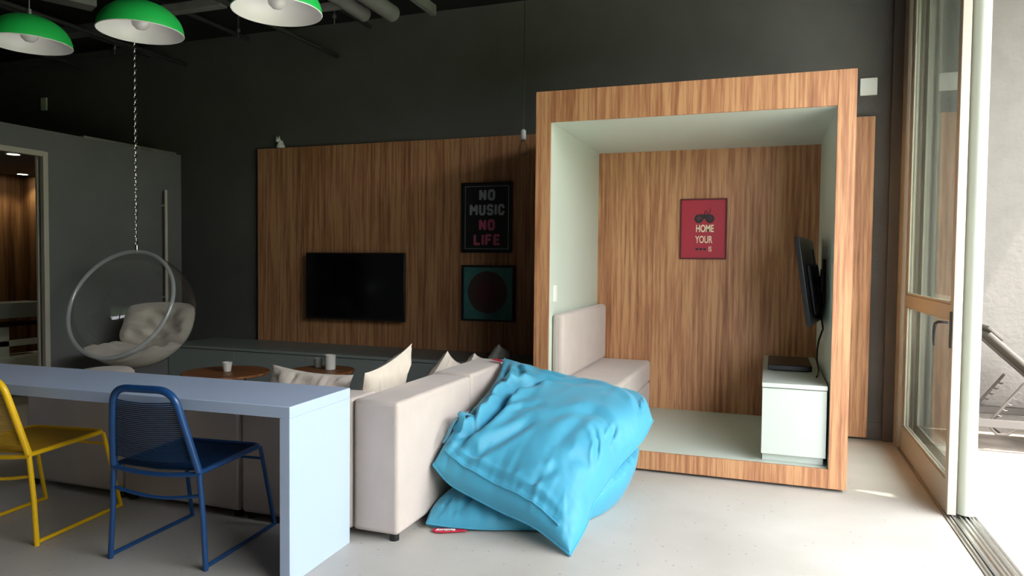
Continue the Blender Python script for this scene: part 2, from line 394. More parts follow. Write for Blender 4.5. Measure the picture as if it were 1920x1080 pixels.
# console inside the nook
t = thing('console_cabinet', 'pale grey-green media cabinet standing at the right side of the alcove', 'cabinet', (.16, 5.4, .137))
B(-.022, .335, 4.80, 6.17, .137, .19).build('plinth', M['console'], t)
B(-.03, .345, 4.765, 6.175, .19, .61).build('body', M['console'], t, bevel=.002)
B(-.03, .345, 4.745, 4.763, .19, .606).build('door', M['console'], t, bevel=.002)
B(-.032, .347, 4.735, 6.178, .612, .640).build('top', M['console'], t, bevel=.002)
t = thing('media_box', 'slim black media box lying on the pale alcove cabinet', 'media box', (.15, 5.55, .641))
B(.0, .285, 5.28, 5.80, .647, .684).build('body', M['black'], t, bevel=.005)
B(.03, .255, 5.30, 5.78, .641, .647).build('feet', M['blackm'], t)

# swivel tv on the nook's right wall
t = thing('wall_television', 'slim black television on a swivel arm at the right side of the alcove', 'television', (.34, 5.35, 1.28))
ax_y = Vector((.125, .86, 0)).normalized()                 # along the screen, away from the viewer
lean = Vector((-.095, .0, .62)).normalized(); nrm = ax_y.cross(lean).normalized(); lean = nrm.cross(ax_y).normalized()
rot = Matrix((ax_y, nrm, lean)).transposed()
if (rot @ Vector((0, 1, 0))).x > 0: nsign = -1
else: nsign = 1
tc_ = Vector((.262, 5.38, 1.272))
nv = nrm*nsign                                               # screen normal, towards the bench
MB().obox(tc_, (.90, .030, .585), rot).build('panel', M['black'], t, bevel=.004)
MB().obox(tc_+nv*.0165, (.865, .003, .545), rot).build('screen', M['screen'], t, bevel=.001)
MB().obox(tc_-nv*.028-lean*.06, (.55, .03, .34), rot).build('rear_housing', M['black'], t, bevel=.012)
MB().obox(tc_-nv*.045+lean*.0, (.018, .012, .42), rot).build('bracket_rail', M['blackm'], t)
MB().obox((.349, 5.36, 1.27), (.016, .11, .30), Matrix.Identity(3)).build('wall_plate', M['blackm'], t, bevel=.003)
a = MB(); a.tube([(.345, 5.36, 1.30), (.33, 5.25, 1.30), (.31, 5.34, 1.29)], .014, 8); a.tube([(.345, 5.36, 1.24), (.33, 5.25, 1.24), (.31, 5.34, 1.25)], .014, 8); a.tube([(.331, 5.25, 1.19), (.331, 5.25, 1.35)], .013, 10)
a.build('arm', M['blackm'], t)
cb = []
for i in range(25):
    s = i/24; cb.append((.325+.02*math.sin(s*7)-.015*s, 5.36+.35*s*0+.10*math.sin(s*3), 1.02-.36*s))
tag(MB().tube([(.315, 5.30, 1.12), (.335, 5.28, 1.02), (.345, 5.25, .95), (.318, 5.22, .87), (.285+.03, 5.30, .80), (.318, 5.35, .72), (.325, 5.25, .665), (.31, 5.1, .653), (.300, 5.03, .652)], .0065, 8).build('power_cable', M['black']), 'black cable hanging from the swivel television to the pale cabinet', 'cable')

# red poster
def frame_rect(x0, x1, y, z0, z1, w_, d):
    m = MB(); m.box(x0, x1, y-d, y, z0, z0+w_); m.box(x0, x1, y-d, y, z1-w_, z1); m.box(x0, x0+w_, y-d, y, z0+w_, z1-w_); m.box(x1-w_, x1, y-d, y, z0+w_, z1-w_); return m
TM = lambda x, y, z: Matrix.Translation((x, y, z)) @ Matrix.Rotation(R(90), 4, 'X')
yp = NB-.0205
x0, x1, z0, z1 = -.722, -.345, 1.418, 1.924; xc = (x0+x1)/2
t = thing('red_poster', 'framed red poster reading HOME YOUR IS, hung on the alcove back', 'poster', (xc, yp, z0))
frame_rect(x0, x1, yp, z0, z1, .011, .022).build('frame', mat('dark_red_frame', (.10, .008, .012), .5), t, bevel=.001)
B(x0+.011, x1-.011, yp-.012, yp, z0+.011, z1-.011).build('print', M['posterred'], t)
yt = yp-.0135
text_mesh('HOME', .083, M['txtcream'], 'lettering', t, TM(xc+.012, yt, 1.672), offset=.0022, sx=.62)
text_mesh('YOUR', .083, M['txtcream'], 'lettering', t, TM(xc+.006, yt, 1.580), offset=.0014, sx=.60)
text_mesh('IS', .058, M['txtcream'], 'lettering', t, TM(xc+.058, yt, 1.502), offset=.0008, sx=.62)
def diskpts(cx, cz, r, n=20, sx=1, sz=1): return [(cx+sx*r*math.cos(2*PI*i/n), cz+sz*r*math.sin(2*PI*i/n)) for i in range(n)]
def flat(poly, y, d=.0012): return lambda mb: mb.prism(poly, y-d, y, lambda a, b, c: (a, c, b))
g = MB(); gx, gz = xc+.008, 1.760
flat(diskpts(gx-.045, gz-.004, .036), yt)(g); flat(diskpts(gx+.045, gz-.004, .036), yt)(g); flat([(gx-.045, gz-.006), (gx+.045, gz-.006), (gx+.045, gz+.032), (gx-.045, gz+.032)], yt-.0001)(g)
g.build('gamepad_print', M['printdark'], t, smooth=False)
g = MB(); q = yt-.0015
for a_, b_ in ((.022, .007), (.007, .022)): flat([(gx-.045-a_, gz-b_), (gx-.045+a_, gz-b_), (gx-.045+a_, gz+b_), (gx-.045-a_, gz+b_)], q-(.0002 if a_ > b_ else 0))(g)
g.build('gamepad_cross', M['gamegrey'], t, smooth=False)
g = MB()
for dx_, dz_ in ((0, .014), (0, -.014), (.014, 0), (-.014, 0)): flat(diskpts(gx+.045+dx_, gz+dz_, .0065, 12), q)(g)
g.build('gamepad_buttons', M['gamegrey'], t, smooth=False)
g = MB().tube([(gx+.002, yt, gz+.03), (gx+.004, yt, gz+.058), (gx+.018, yt, gz+.062), (gx+.022, yt, gz+.042), (gx+.036, yt, gz+.038), (gx+.046, yt, gz+.052), (gx+.048, yt, gz+.082)], .0028, 6)
g.build('gamepad_cord', M['printdark'], t)
g = MB()
for i in range(3):
    hx, hz = xc-.048+i*.031, 1.502
    pts = []
    for k in range(24):
        a = 2*PI*k/24; pts.append((hx+.00085*16*math.sin(a)**3, hz+.00085*(13*math.cos(a)-5*math.cos(2*a)-2*math.cos(3*a)-math.cos(4*a))))
    flat(pts, yt)(g)
g.build('heart_row', M['printdark'], t, smooth=False)

# ---------------------------------------------------------------- wall of the lounge: television and two prints
yp = 6.2095
t = thing('wall_television', 'black flat television mounted low on the wide wood wall panel', 'television', (-3.79, 6.2, .82))
x0, x1, z0, z1 = -4.42, -3.30, .79, 1.455
tt = MB()
def tvbox(xa, xb, za, zb, ya, yb): tt2 = MB(); tt2.box(xa, xb, ya, yb, za, zb); return tt2
tvbox(x0, x1, z0, z1, 6.10, 6.135).build('panel', M['black'], t, bevel=.004)
tvbox(x0+.012, x1-.012, z0+.02, z1-.012, 6.097, 6.0995).build('screen', M['screen'], t)
tvbox(x0+.25, x1-.25, z0+.1, z1-.15, 6.1352, 6.165).build('rear_housing', M['black'], t, bevel=.01)
tvbox(-3.96, -3.76, 1.0, 1.25, 6.1655, 6.209).build('mount', M['blackm'], t)

x0, x1, z0, z1 = -2.745, -2.243, 1.462, 2.115; xc = (x0+x1)/2
t = thing('music_poster', 'framed black poster reading NO MUSIC NO LIFE on the wood panel', 'poster', (xc, yp, z0))
frame_rect(x0, x1, yp, z0, z1, .018, .028).build('frame', M['black'], t, bevel=.001)
B(x0+.018, x1-.018, yp-.012, yp, z0+.018, z1-.018).build('print', M['posterblack'], t)
frame_rect(x0+.032, x1-.032, yp-.012, z0+.036, z1-.032, .005, .001).build('border_line', M['txtgrey'], t, smooth=False)
def block_word(word, xc, zc, hgt, wid, m, y, st=.38):
    """heavy rounded block letters drawn as thick strokes"""
    G = {'N': [[(0, 0), (0, 1), (1, 0), (1, 1)]], 'O': [[(0, .2), (0, .8), (.2, 1), (.8, 1), (1, .8), (1, .2), (.8, 0), (.2, 0), (0, .2)]],
         'M': [[(0, 0), (0, 1), (.5, .45), (1, 1), (1, 0)]], 'U': [[(0, 1), (0, .2), (.2, 0), (.8, 0), (1, .2), (1, 1)]],
         'S': [[(1, .85), (.8, 1), (.2, 1), (0, .85), (0, .62), (.2, .5), (.8, .5), (1, .38), (1, .15), (.8, 0), (.2, 0), (0, .15)]],
         'I': [[(.5, 0), (.5, 1)]], 'C': [[(1, .75), (.8, 1), (.2, 1), (0, .8), (0, .2), (.2, 0), (.8, 0), (1, .25)]],
         'L': [[(0, 1), (0, 0), (1, 0)]], 'F': [[(0, 0), (0, 1), (1, 1)], [(0, .5), (.85, .5)]], 'E': [[(1, 0), (0, 0), (0, 1), (1, 1)], [(0, .5), (.85, .5)]]}
    ws = [.25 if c == 'I' else (1.25 if c == 'M' else 1.0) for c in word]; tot = sum(ws)+.28*(len(word)-1)
    u = wid/tot; x = xc-wid/2; th = u*st; mb = MB(); k = 0
    for c, w_ in zip(word, ws):
        lw = w_*u-th*(.8 if c != 'I' else 0); ox = x+(th*.4 if c != 'I' else w_*u/2-lw/2)
        for s_ in G[c]:
            P = [Vector((ox+px*lw, 0, zc-hgt/2+th/2+pz*(hgt-th))) for px, pz in s_]
            for a_, b_ in zip(P[:-1], P[1:]):
                d = (b_-a_); L_ = d.length; d.normalize(); nn = Vector((-d.z, 0, d.x))*th/2; e_ = d*th*.30; k += 1
                yy = y-.00002*(k % 9)
                q_ = [a_-e_*.6-nn, a_-e_-nn*.5, a_-e_+nn*.5, a_-e_*.6+nn, b_+e_*.6+nn, b_+e_+nn*.5, b_+e_-nn*.5, b_+e_*.6-nn]
                mb.prism([(p.x, p.z) for p in q_], yy-.001, yy, lambda a, b, c2: (a, c2, b))
        x += w_*u+.28*u
    return mb
for wd, zc, wid, mm in (('NO', 2.000, .155, 'txtgrey'), ('MUSIC', 1.862, .345, 'txtgrey'), ('NO', 1.722, .155, 'txtpink'), ('LIFE', 1.584, .262, 'txtpink')):
    block_word(wd, xc+.004, zc, .104, wid, None, yp-.0125).build('lettering', M[mm], t, smooth=False)

x0, x1, z0, z1 = -2.738, -2.212, .822, 1.345; xc = (x0+x1)/2; zc = (z0+z1)/2+.0
t = thing('record_print', 'square teal print of a dark round record below the NO MUSIC poster', 'poster', (xc, yp, z0))
frame_rect(x0, x1, yp, z0, z1, .018, .028).build('frame', M['black'], t, bevel=.001)
B(x0+.018, x1-.018, yp-.012, yp, z0+.018, z1-.018).build('print', M['posterteal'], t)
g = MB(); flat(diskpts(xc-.005, zc+.01, .198, 48), yp-.0125)(g); g.build('record', M['discred'], t, smooth=False)
g = MB(); flat(diskpts(xc-.005, zc+.01, .10, 36), yp-.0142)(g); g.build('record_label', M['disclab'], t, smooth=False)
g = MB(); flat(diskpts(xc-.005, zc+.01, .008, 12), yp-.0155)(g)
for rr in (.13, .155, .178): 
    mbr = [(xc-.005+rr*math.cos(2*PI*i/48), yp-.0140, zc+.01+rr*math.sin(2*PI*i/48)) for i in range(48)]; g.tube(mbr, .0008, 4, closed=True)
g.build('record_groove', M['gamegrey'], t, smooth=False)

# little white ornament on the panel's top edge, hanging clear bulb, plates
g = MB(); cx_, cz_ = -4.84, 2.541
g.lathe([(0, 0), (.042, 0), (.046, .02), (.03, .05), (.024, .075), (.0, .08)], (cx_+.01, 6.235, cz_), 14)
g.lathe([(0, -.028), (.02, -.02), (.028, 0), (.02, .02), (0, .028)], (cx_-.015, 6.225, cz_+.085), 12)
g.tube([(cx_-.03, 6.225, cz_+.10), (cx_-.035, 6.225, cz_+.128)], [.009, .002], 6); g.tube([(cx_-.002, 6.225, cz_+.10), (cx_+.004, 6.225, cz_+.126)], [.009, .002], 6)
tag(g.build('ornament', M['white']), 'tiny white ornament perched on the top left of the wood panel', 'ornament')
bx, by, bz = -2.01, 5.82, 2.44
t = thing('pendant_bulb', 'bare clear bulb in a white socket hanging beside the alcove', 'pendant lamp', (bx, by, bz))
MB().tube([(bx, by, bz+.07), (bx, by, CE)], .003, 6).build('cord', M['black'], t)
MB().lathe([(0, .075), (.008, .075), (.022, .06), (.024, -.01), (.022, -.02), (0, -.02)], (bx, by, bz), 20).build('socket', M['white'], t)
MB().lathe([(.012, -.02), (.018, -.035), (.036, -.06), (.048, -.09), (.046, -.12), (.03, -.145), (0, -.155)], (bx, by, bz), 24).build('bulb', M['clearbulb'], t)
t = MB().tube([(bx, by, bz-.02), (bx+.008, by, bz-.06), (bx+.014, by, bz-.10), (bx-.012, by, bz-.10), (bx-.008, by, bz-.06), (bx-.002, by, bz-.02)], .0012, 5).build('filament', M['steel'], t)
tag(B(.632, .755, YW-.022, YW, 2.71, 2.845).build('wall_box', M['white'], bevel=.004), 'white square box high on the wall between alcove and glass door', 'wall box')
tag(B(-8.33, -8.24, YW-.02, YW, 3.15, 3.30).build('wall_plate', M['white'], bevel=.004), 'small white plate high on the black wall above the doorway partition', 'wall plate')

# ================================================================ FURNITURE
# pale blue desk
t = thing('long_desk', 'long pale blue slab desk with solid end panels in the foreground', 'desk', (-1.905, 2.98, 0), rz=R(2.6))
L0 = -2.47; DPT = -.495
B(L0, 0, DPT, 0, .712, .762).build('desktop', M['desk'], t, bevel=.002, local=True)
B(-.05, 0, DPT, 0, 0, .7118).build('end_panel', M['desk'], t, bevel=.002, local=True)
B(L0, L0+.05, DPT, 0, 0, .7118).build('end_panel', M['desk'], t, bevel=.002, local=True)

# corded chairs
def rounded(pts, r, n=6):
    """polyline with rounded corners"""
    P = [Vector(p) for p in pts]; out = [P[0]]
    for a, b, c in zip(P[:-2], P[1:-1], P[2:]):
        d1_ = (a-b); d2_ = (c-b); rr = min(r, d1_.length*.45, d2_.length*.45); p1 = b+d1_.normalized()*rr; p2 = b+d2_.normalized()*rr
        for i in range(n+1):
            s = i/n; out.append(p1*(1-s)**2+b*2*s*(1-s)+p2*s*s)
    out.append(P[-1]); return out
def make_chair(label, loc, rz, fm, cm):
    t = thing('cord_chair', label, 'chair', loc, 'corded metal chairs at the desk', rz)
    tr_ = .0125
    up_b = [(.222, -.225, .45), (.192, -.262, .62), (.150, -.300, .815)]
    # back frame: one inverted U with rounded shoulders, fat with cord at the shoulders
    U = rounded([(-x, y, z) for x, y, z in up_b]+[(x, y, z) for x, y, z in reversed(up_b)], .075, 8)
    MB().tube(U, .0165, 12).build('back_frame', fm, t, local=True)
    for s in (-1, 1):
        MB().tube([(s*.222, -.225, .46), (s*.238-.010, -.205, .22), (s*.252-.024, -.192, .0)], tr_, 10).build('leg', fm, t, local=True)
        MB().tube(rounded([(s*.222, .235, .445), (s*.236-.010, .30, .20), (s*.245-.018, .352, .012)], .05), .0105, 10).build('leg', fm, t, local=True)
        MB().tube([(s*.252-.024, -.185, .016), (s*.245-.018, .352, .016)], .0100, 10).build('runner', fm, t, local=True)
    MB().tube(rounded([(-.222, -.235, .445), (-.222, .24, .452), (.222, .24, .452), (.222, -.235, .445)], .045, 6), .0125, 10).build('seat_frame', fm, t, local=True)
    MB().tube([(-.222+.444*i/12, -.225-.012*math.sin(PI*i/12), .440-.014*math.sin(PI*i/12)) for i in range(13)], .0115, 8).build('seat_frame', fm, t, local=True)
    MB().tube([(-.235+.47*i/12, -.215, .345-.030*math.sin(PI*i/12)) for i in range(13)], .008, 8).build('cross_bar', fm, t, local=True)
    MB().tube([(-.225+.45*i/12, .245, .385-.0*math.sin(PI*i/12)) for i in range(13)], .007, 8).build('cross_bar', fm, t, local=True)
    # cords of the back (horizontal, slightly bowed) and of the seat
    c = MB(); n = 30
    for i in range(n):
        s = i/(n-1); z = .50+.262*s
        k = (z-.45)/.375; y = -.225-(.072)*k; w_ = .222-.064*k
        c.tube([(-w_, y, z), (-w_*.5, y-.016, z-.006), (0, y-.020, z-.009), (w_*.5, y-.016, z-.006), (w_, y, z)], .0032, 5, cap=False)
    c.build('back_cords', cm, t, local=True)
    c = MB(); n = 50
    for i in range(n):
        y = -.205+.435*i/(n-1); sag = .014*math.sin(PI*i/(n-1))+.010
        c.tube([(-.222, y, .455), (-.15, y, .455-sag*.6), (0, y, .452-sag), (.15, y, .455-sag*.6), (.222, y, .455)], .0042, 5, cap=False)
    c.build('seat_cords', cm, t, local=True)
    return t
make_chair('blue metal chair with dark cord seat, pushed halfway under the pale desk', (-2.57, 2.645, 0), R(6), M['blue'], M['bluec'])
make_chair('bright yellow metal chair with cord seat, cut by the left frame edge', (-3.525, 2.565, 0), R(8), M['yellow'], M['yellowc'])

# sofa modules
def blk(x0, x1, y0, y1, z0, z1): return B(x0, x1, y0, y1, z0, z1)
G = 'modules of the beige sofa'
t = thing('sofa_module', 'beige sofa corner unit, nearest block, touching the end of the pale desk', 'sofa', (-2.1, 3.5, 0), G)
blk(-2.62, -1.94, 3.31, 3.93, .04, .14).build('base', M['beige'], t, bevel=.02, seg=3)
blk(-2.62, -1.94, 3.31, 3.93, .14, .25).build('seat', M['beige'], t, bevel=.035, seg=4)
blk(-1.935, -1.68, 3.05, 3.945, .035, .692).build('backrest', M['beige'], t, bevel=.022, seg=4)
blk(-2.62, -1.94, 3.05, 3.30, .035, .692).build('backrest', M['beige'], t, bevel=.022, seg=4)
for x, y in ((-1.72, 3.09), (-1.72, 3.9), (-2.58, 3.09), (-2.58, 3.9)): MB().lathe([(0, 0), (.024, 0), (.024, .036), (0, .036)], (x, y, 0), 16).build('foot', M['black'], t)
t = thing('sofa_module', 'beige sofa unit under the top of the blue bean bags, behind the corner unit', 'sofa', (-2.1, 4.4, 0), G)
blk(-2.62, -1.94, 3.955, 5.40, .04, .14).build('base', M['beige'], t, bevel=.02, seg=3)
blk(-2.62, -1.94, 3.955, 5.40, .14, .25).build('seat', M['beige'], t, bevel=.035, seg=4)
blk(-1.935, -1.68, 3.955, 4.66, .035, .70).build('backrest', M['beige'], t, bevel=.022, seg=4)
for x, y in ((-1.72, 4.0), (-1.72, 4.62), (-2.58, 4.0), (-2.58, 5.36)): MB().lathe([(0, 0), (.024, 0), (.024, .036), (0, .036)], (x, y, 0), 16).build('foot', M['black'], t)
for x1_, x0_, lab in ((-2.63, -3.45, 'beige sofa unit hidden behind the middle of the pale desk'), (-3.46, -4.22, 'beige sofa unit behind the left part of the pale desk, its back seen beneath')):
    t = thing('sofa_module', lab, 'sofa', ((x0_+x1_)/2, 3.5, 0), G)
    blk(x0_, x1_, 3.31, 3.93, .04, .14).build('base', M['beige'], t, bevel=.02, seg=3)
    blk(x0_, x1_, 3.31, 3.93, .14, .25).build('seat', M['beige'], t, bevel=.035, seg=4)
    blk(x0_, x1_, 3.05, 3.30, .035, .60).build('backrest', M['beige'], t, bevel=.022, seg=4)
    for x, y in ((x0_+.04, 3.09), (x1_-.04, 3.09), (x0_+.04, 3.9), (x1_-.04, 3.9)): MB().lathe([(0, 0), (.024, 0), (.024, .036), (0, .036)], (x, y, 0), 16).build('foot', M['black'], t)

# throw pillows
def pillow(w_, h_, th, seed, m, loc, rot, label, n=36):
    rnd = random.Random(seed); off = Vector((rnd.uniform(0, 50), rnd.uniform(0, 50), 0)); vs = []; fs = []
    def P(u, v, s):
        # sides bow in between the pointed corners
        x = u*w_/2*(1-.10*(1-u*u)*0-.09*(1-v*v)*abs(u)**3*1.0) if False else u*w_/2*(1-.085*(1-v*v))
        y = v*h_/2*(1-.085*(1-u*u))
        e = max(0, (1-u*u))*max(0, (1-v*v)); z = th*.5*e**.42
        d = 1-max(abs(u), abs(v)); k = min(1, d*5)*math.exp(-d*2.2)
        # puckers running in from the seams
        if abs(u) > abs(v): ru = noise.noise(Vector((v*9, s*3, 1))+off)
        else: ru = noise.noise(Vector((u*9, s*3, 7))+off)
        z += th*.16*k*ru + th*.10*noise.noise(Vector((u*2.2, v*2.2, s))+off)*min(1, d*4)
        return Vector((x, y, s*z))
    for s in (1, -1):
        o = len(vs)
        for i in range(n+1):
            for j in range(n+1): vs.append(P(-1+2*i/n, -1+2*j/n, s))
        for i in range(n):
            for j in range(n):
                a = o+i*(n+1)+j; q = (a, a+n+1, a+n+2, a+1); fs.append(q if s > 0 else q[::-1])
    mb = MB().add(vs, fs); o = mb.build('throw_pillow', m, None, local=True)
    o.location = loc; o.rotation_euler = rot
    bmd = bmesh.new(); bmd.from_mesh(o.data); bmesh.ops.remove_doubles(bmd, verts=bmd.verts, dist=.0008); bmd.to_mesh(o.data); bmd.free()
    o.data.polygons.foreach_set('use_smooth', [True]*len(o.data.polygons))
    tag(o, label, 'pillow', 'throw pillows on the sofa'); return o
pillow(.56, .44, .16, 1, M['cushion'], (-2.52, 3.455, .530), (R(72), R(3), 0), 'cream pillow lying against the backrest just behind the pale desk corner')
# pillows leaning against the right-hand backrest, screens facing the lounge
def lean_pillow(y, z, seed, tilt, roll, mt, label, w_=.50, x=-2.06, yaw=0, th=.15, hh=None):
    rot = (Matrix.Rotation(yaw, 3, 'Z') @ Matrix.Rotation(R(90)-tilt, 3, 'Y').inverted() @ Matrix.Rotation(roll, 3, 'Z')).to_euler()
    return pillow(w_, hh or w_, th, seed, mt, (x, y, z), rot, label)
lean_pillow(3.56, .485, 2, R(20), R(-15), M['cushion'], 'long cream pillow with a pointed corner on the nearest sofa unit', w_=.80, hh=.46, x=-2.09)
lean_pillow(4.39, .49, 3, R(28), R(20), M['cushion'], 'cream pillow tilted on one corner, second along the sofa back', x=-2.13, w_=.54)
lean_pillow(4.93, .50, 4, R(22), R(14), M['cushion'], 'cream pillow showing only a small peak before the grey pillow', x=-2.10, w_=.38)
lean_pillow(5.24, .52, 5, R(24), R(14), M['greyc'], 'grey pillow at the far end of the sofa beside the blue bean bag', x=-2.04, w_=.42)

# ---------------------------------------------------------------- round side tables and mugs
def side_table(label, c, r, h, legs):
    t = thing('round_side_table', label, 'table', (c[0], c[1], 0), 'round side tables')
    MB().lathe([(0, h-.022), (r-.008, h-.022), (r, h-.014), (r, h-.004), (r-.004, h), (0, h)], (c[0], c[1], 0), 56).build('tabletop', M['woodtable'], t)
    for a in legs:
        ca, sa = math.cos(R(a)), math.sin(R(a))
        MB().tube([(c[0]+ca*r*.72, c[1]+sa*r*.72, h-.022), (c[0]+ca*r*.86, c[1]+sa*r*.86, 0)], .008, 8).build('leg', M['blackm'], t)
    MB().tube([(c[0]+r*.60*math.cos(i*PI/12), c[1]+r*.60*math.sin(i*PI/12), h-.030) for i in range(24)], .007, 8, closed=True).build('ring_frame', M['blackm'], t)
    return t
side_table('larger round walnut side table on thin dark legs with one small mug', (-4.215, 4.735), .345, .45, (-25, 95, 215))
side_table('smaller round walnut side table on thin dark legs with two mugs', (-3.555, 5.13), .272, .45, (-20, -95, 75, 180))
def mug(label, c, r, h, m, taper=.8, handle=None):
    t = thing('mug', label, 'mug', (c[0], c[1], .451), 'mugs on the side tables')
    MB().lathe([(0, .451), (r*taper-.004, .451), (r*taper, .454), (r, .451+h), (r-.0035, .451+h+.001), (r*taper-.004, .459), (0, .458)], (c[0], c[1], 0), 28).build('cup', m, t)
    if handle is not None:
        ca, sa = math.cos(R(handle)), math.sin(R(handle)); pts = []
        for i in range(11):
            a = -PI/2+PI*i/10; d = r*.88+.024*math.cos(a); pts.append((c[0]+ca*d, c[1]+sa*d, .451+h*.5+h*.30*math.sin(a)))
        MB().tube(pts, .0045, 8).build('handle', m, t)
mug('small white tapered mug on the larger round table', (-4.2, 4.73), .041, .078, M['offwhite'], .72)
mug('tall pale mug on the smaller round table', (-3.497, 5.163), .046, .125, M['offwhite'], .96)
mug('short grey mug beside the tall mug on the smaller table', (-3.655, 5.22), .036, .082, M['grey_ceramic'], .85, 190)

# ---------------------------------------------------------------- hanging bubble chair
BC = Vector((-4.96, 4.50, .948)); BR = .482
vz = Vector(fw); vx = Vector(rt); vy = Vector(up)
view = (BC-Vector((0, 0, 1.38))).normalized()
rx = view.cross(Vector((0, 0, 1))).normalized(); ry = rx.cross(view).normalized()
nrm = (rx*-.571+ry*.361-view*.737).normalized()            # the opening looks left, up and out
Q = Vector((0, 0, 1)).rotation_difference(nrm).to_matrix()
CUT = .33; a0 = math.acos(CUT); rr = math.sin(a0)*BR
t = thing('bubble_chair', 'clear acrylic bubble chair hanging on a chain, with a cream cushion', 'hanging chair', BC)
def sphere_open(r_): return [(r_*math.sin(a0+(PI-a0)*i/40), r_*math.cos(a0+(PI-a0)*i/40)) for i in range(41)]
MB().lathe(sphere_open(BR), BC, 72, Q).build('shell', M['acrylic'], t)
RC = BC+nrm*(CUT*BR)
u_ = Q @ Vector((1, 0, 0)); v_ = Q @ Vector((0, 1, 0))
MB().tube([RC+(u_*math.cos(2*PI*i/96)+v_*math.sin(2*PI*i/96))*(rr+.006) for i in range(96)], .0165, 14, closed=True).build('rim', M['rimac'], t)
# where the rim is highest: chain lug
best = max(range(360), key=lambda i: (u_*math.cos(R(i))+v_*math.sin(R(i))).z)
top = RC+(u_*math.cos(R(best))+v_*math.sin(R(best)))*(rr+.016)
hx, hy = top.x, top.y
MB().tube([top-Vector((0, 0, .015)), top+Vector((0, 0, .045))], [.016, .012], 12).build('lug', M['chrome'], t)
MB().tube([top+Vector((.012*math.cos(a*PI/6), 0, .052+.016*math.sin(a*PI/6))) for a in range(12)], .0035, 6, closed=True).build('shackle', M['chrome'], t)
# seat cushion: two quilted pads inside the shell
def shell_pad(name, fn, nu, nv, th, seed):
    off = Vector((seed*3.1, seed*7.7, 0)); vs = []; fs = []
    for s in (1, 0):
        for i in range(nu+1):
            for j in range(nv+1):
                u, v = -1+2*i/nu, -1+2*j/nv
                p, n_ = fn(u, v); e = max(0, 1-u**4)*max(0, 1-v**4)
                tk = th*(e**.45)*(1+.35*noise.noise(Vector((u*2.5, v*2.5, 0))+off)) - .010*math.exp(-((u*1.5-round(u*1.5))**2+(v*2-round(v*2))**2)*60)
                vs.append(p+n_*(tk if s else 0))
    m_ = (nu+1)*(nv+1)
    for s in (0, 1):
        for i in range(nu):
            for j in range(nv):
                a = s*m_+i*(nv+1)+j; q = (a, a+nv+1, a+nv+2, a+1); fs.append(q if s == 0 else q[::-1])
    for i in range(nu):
        a, b = i*(nv+1), (i+1)*(nv+1); fs.append((a, m_+a, m_+b, b)); a += nv; b += nv; fs.append((a, b, m_+b, m_+a))
    for j in range(nv):
        a = j; fs.append((a, a+1, m_+a+1, m_+a)); a = nu*(nv+1)+j; fs.append((a, m_+a, m_+a+1, a+1))
    return MB().add(vs, fs)
# chair axes: forward = horizontal direction the opening faces
fwd = Vector((nrm.x, nrm.y, 0)).normalized(); side = Vector((0, 0, 1)).cross(fwd).normalized()
def sq(a, b): return a*math.sqrt(1-.22*b**4)
def on_shell(az, el):
    """point on the inner shell; el measured from straight down towards the back"""
    d = (-Vector((0, 0, 1))*math.cos(el)-fwd*math.sin(el)); d = (d*math.cos(az)+side*math.sin(az)).normalized()
    return BC+d*(BR-.006), -d
MB_ = shell_pad('seat', lambda u, v: on_shell(sq(u, v)*R(48), R(1)+sq(v, u)*R(35)), 28, 28, .125, 1); MB_.build('seat_cushion', M['cushion'], t)
MB_ = shell_pad('back', lambda u, v: on_shell(sq(u, v)*R(46), R(65)+sq(v, u)*R(30)), 28, 28, .11, 2); MB_.build('back_cushion', M['cushion'], t)

# chain up to the ceiling
z0c = top.z+.062; ch = MB(); k = 0; z = z0c; pitch = .030
links = []
while z < CE-.02:
    ang = (k % 2)*PI/2+.5; pts = []
    for i in range(12):
        a = 2*PI*i/12; lx = .0105*math.cos(a); lz = .0125*math.sin(a)+(.008 if math.sin(a) > 0 else -.008 if math.sin(a) < 0 else 0)
        pts.append((hx+lx*math.cos(ang), hy+lx*math.sin(ang), z+lz))
    ch.tube(pts, .0032, 6, closed=True); z += pitch; k += 1
tag(ch.build('hanging_chain', M['chrome'], loc=(hx, hy, z0c)), 'steel link chain holding the bubble chair from the ceiling', 'chain')
# round pouf in front of it
pc = (-4.66, 3.985)
tag(MB().lathe([(0, 0), (.17, 0), (.185, .02), (.19, .10), (.19, .48), (.185, .525), (.16, .548), (.09, .556), (0, .558)], (*pc, 0), 40).build('pouf', M['beige'], loc=(*pc, 0)), 'round beige pouf just in front of the bubble chair, behind the desk', 'pouf')

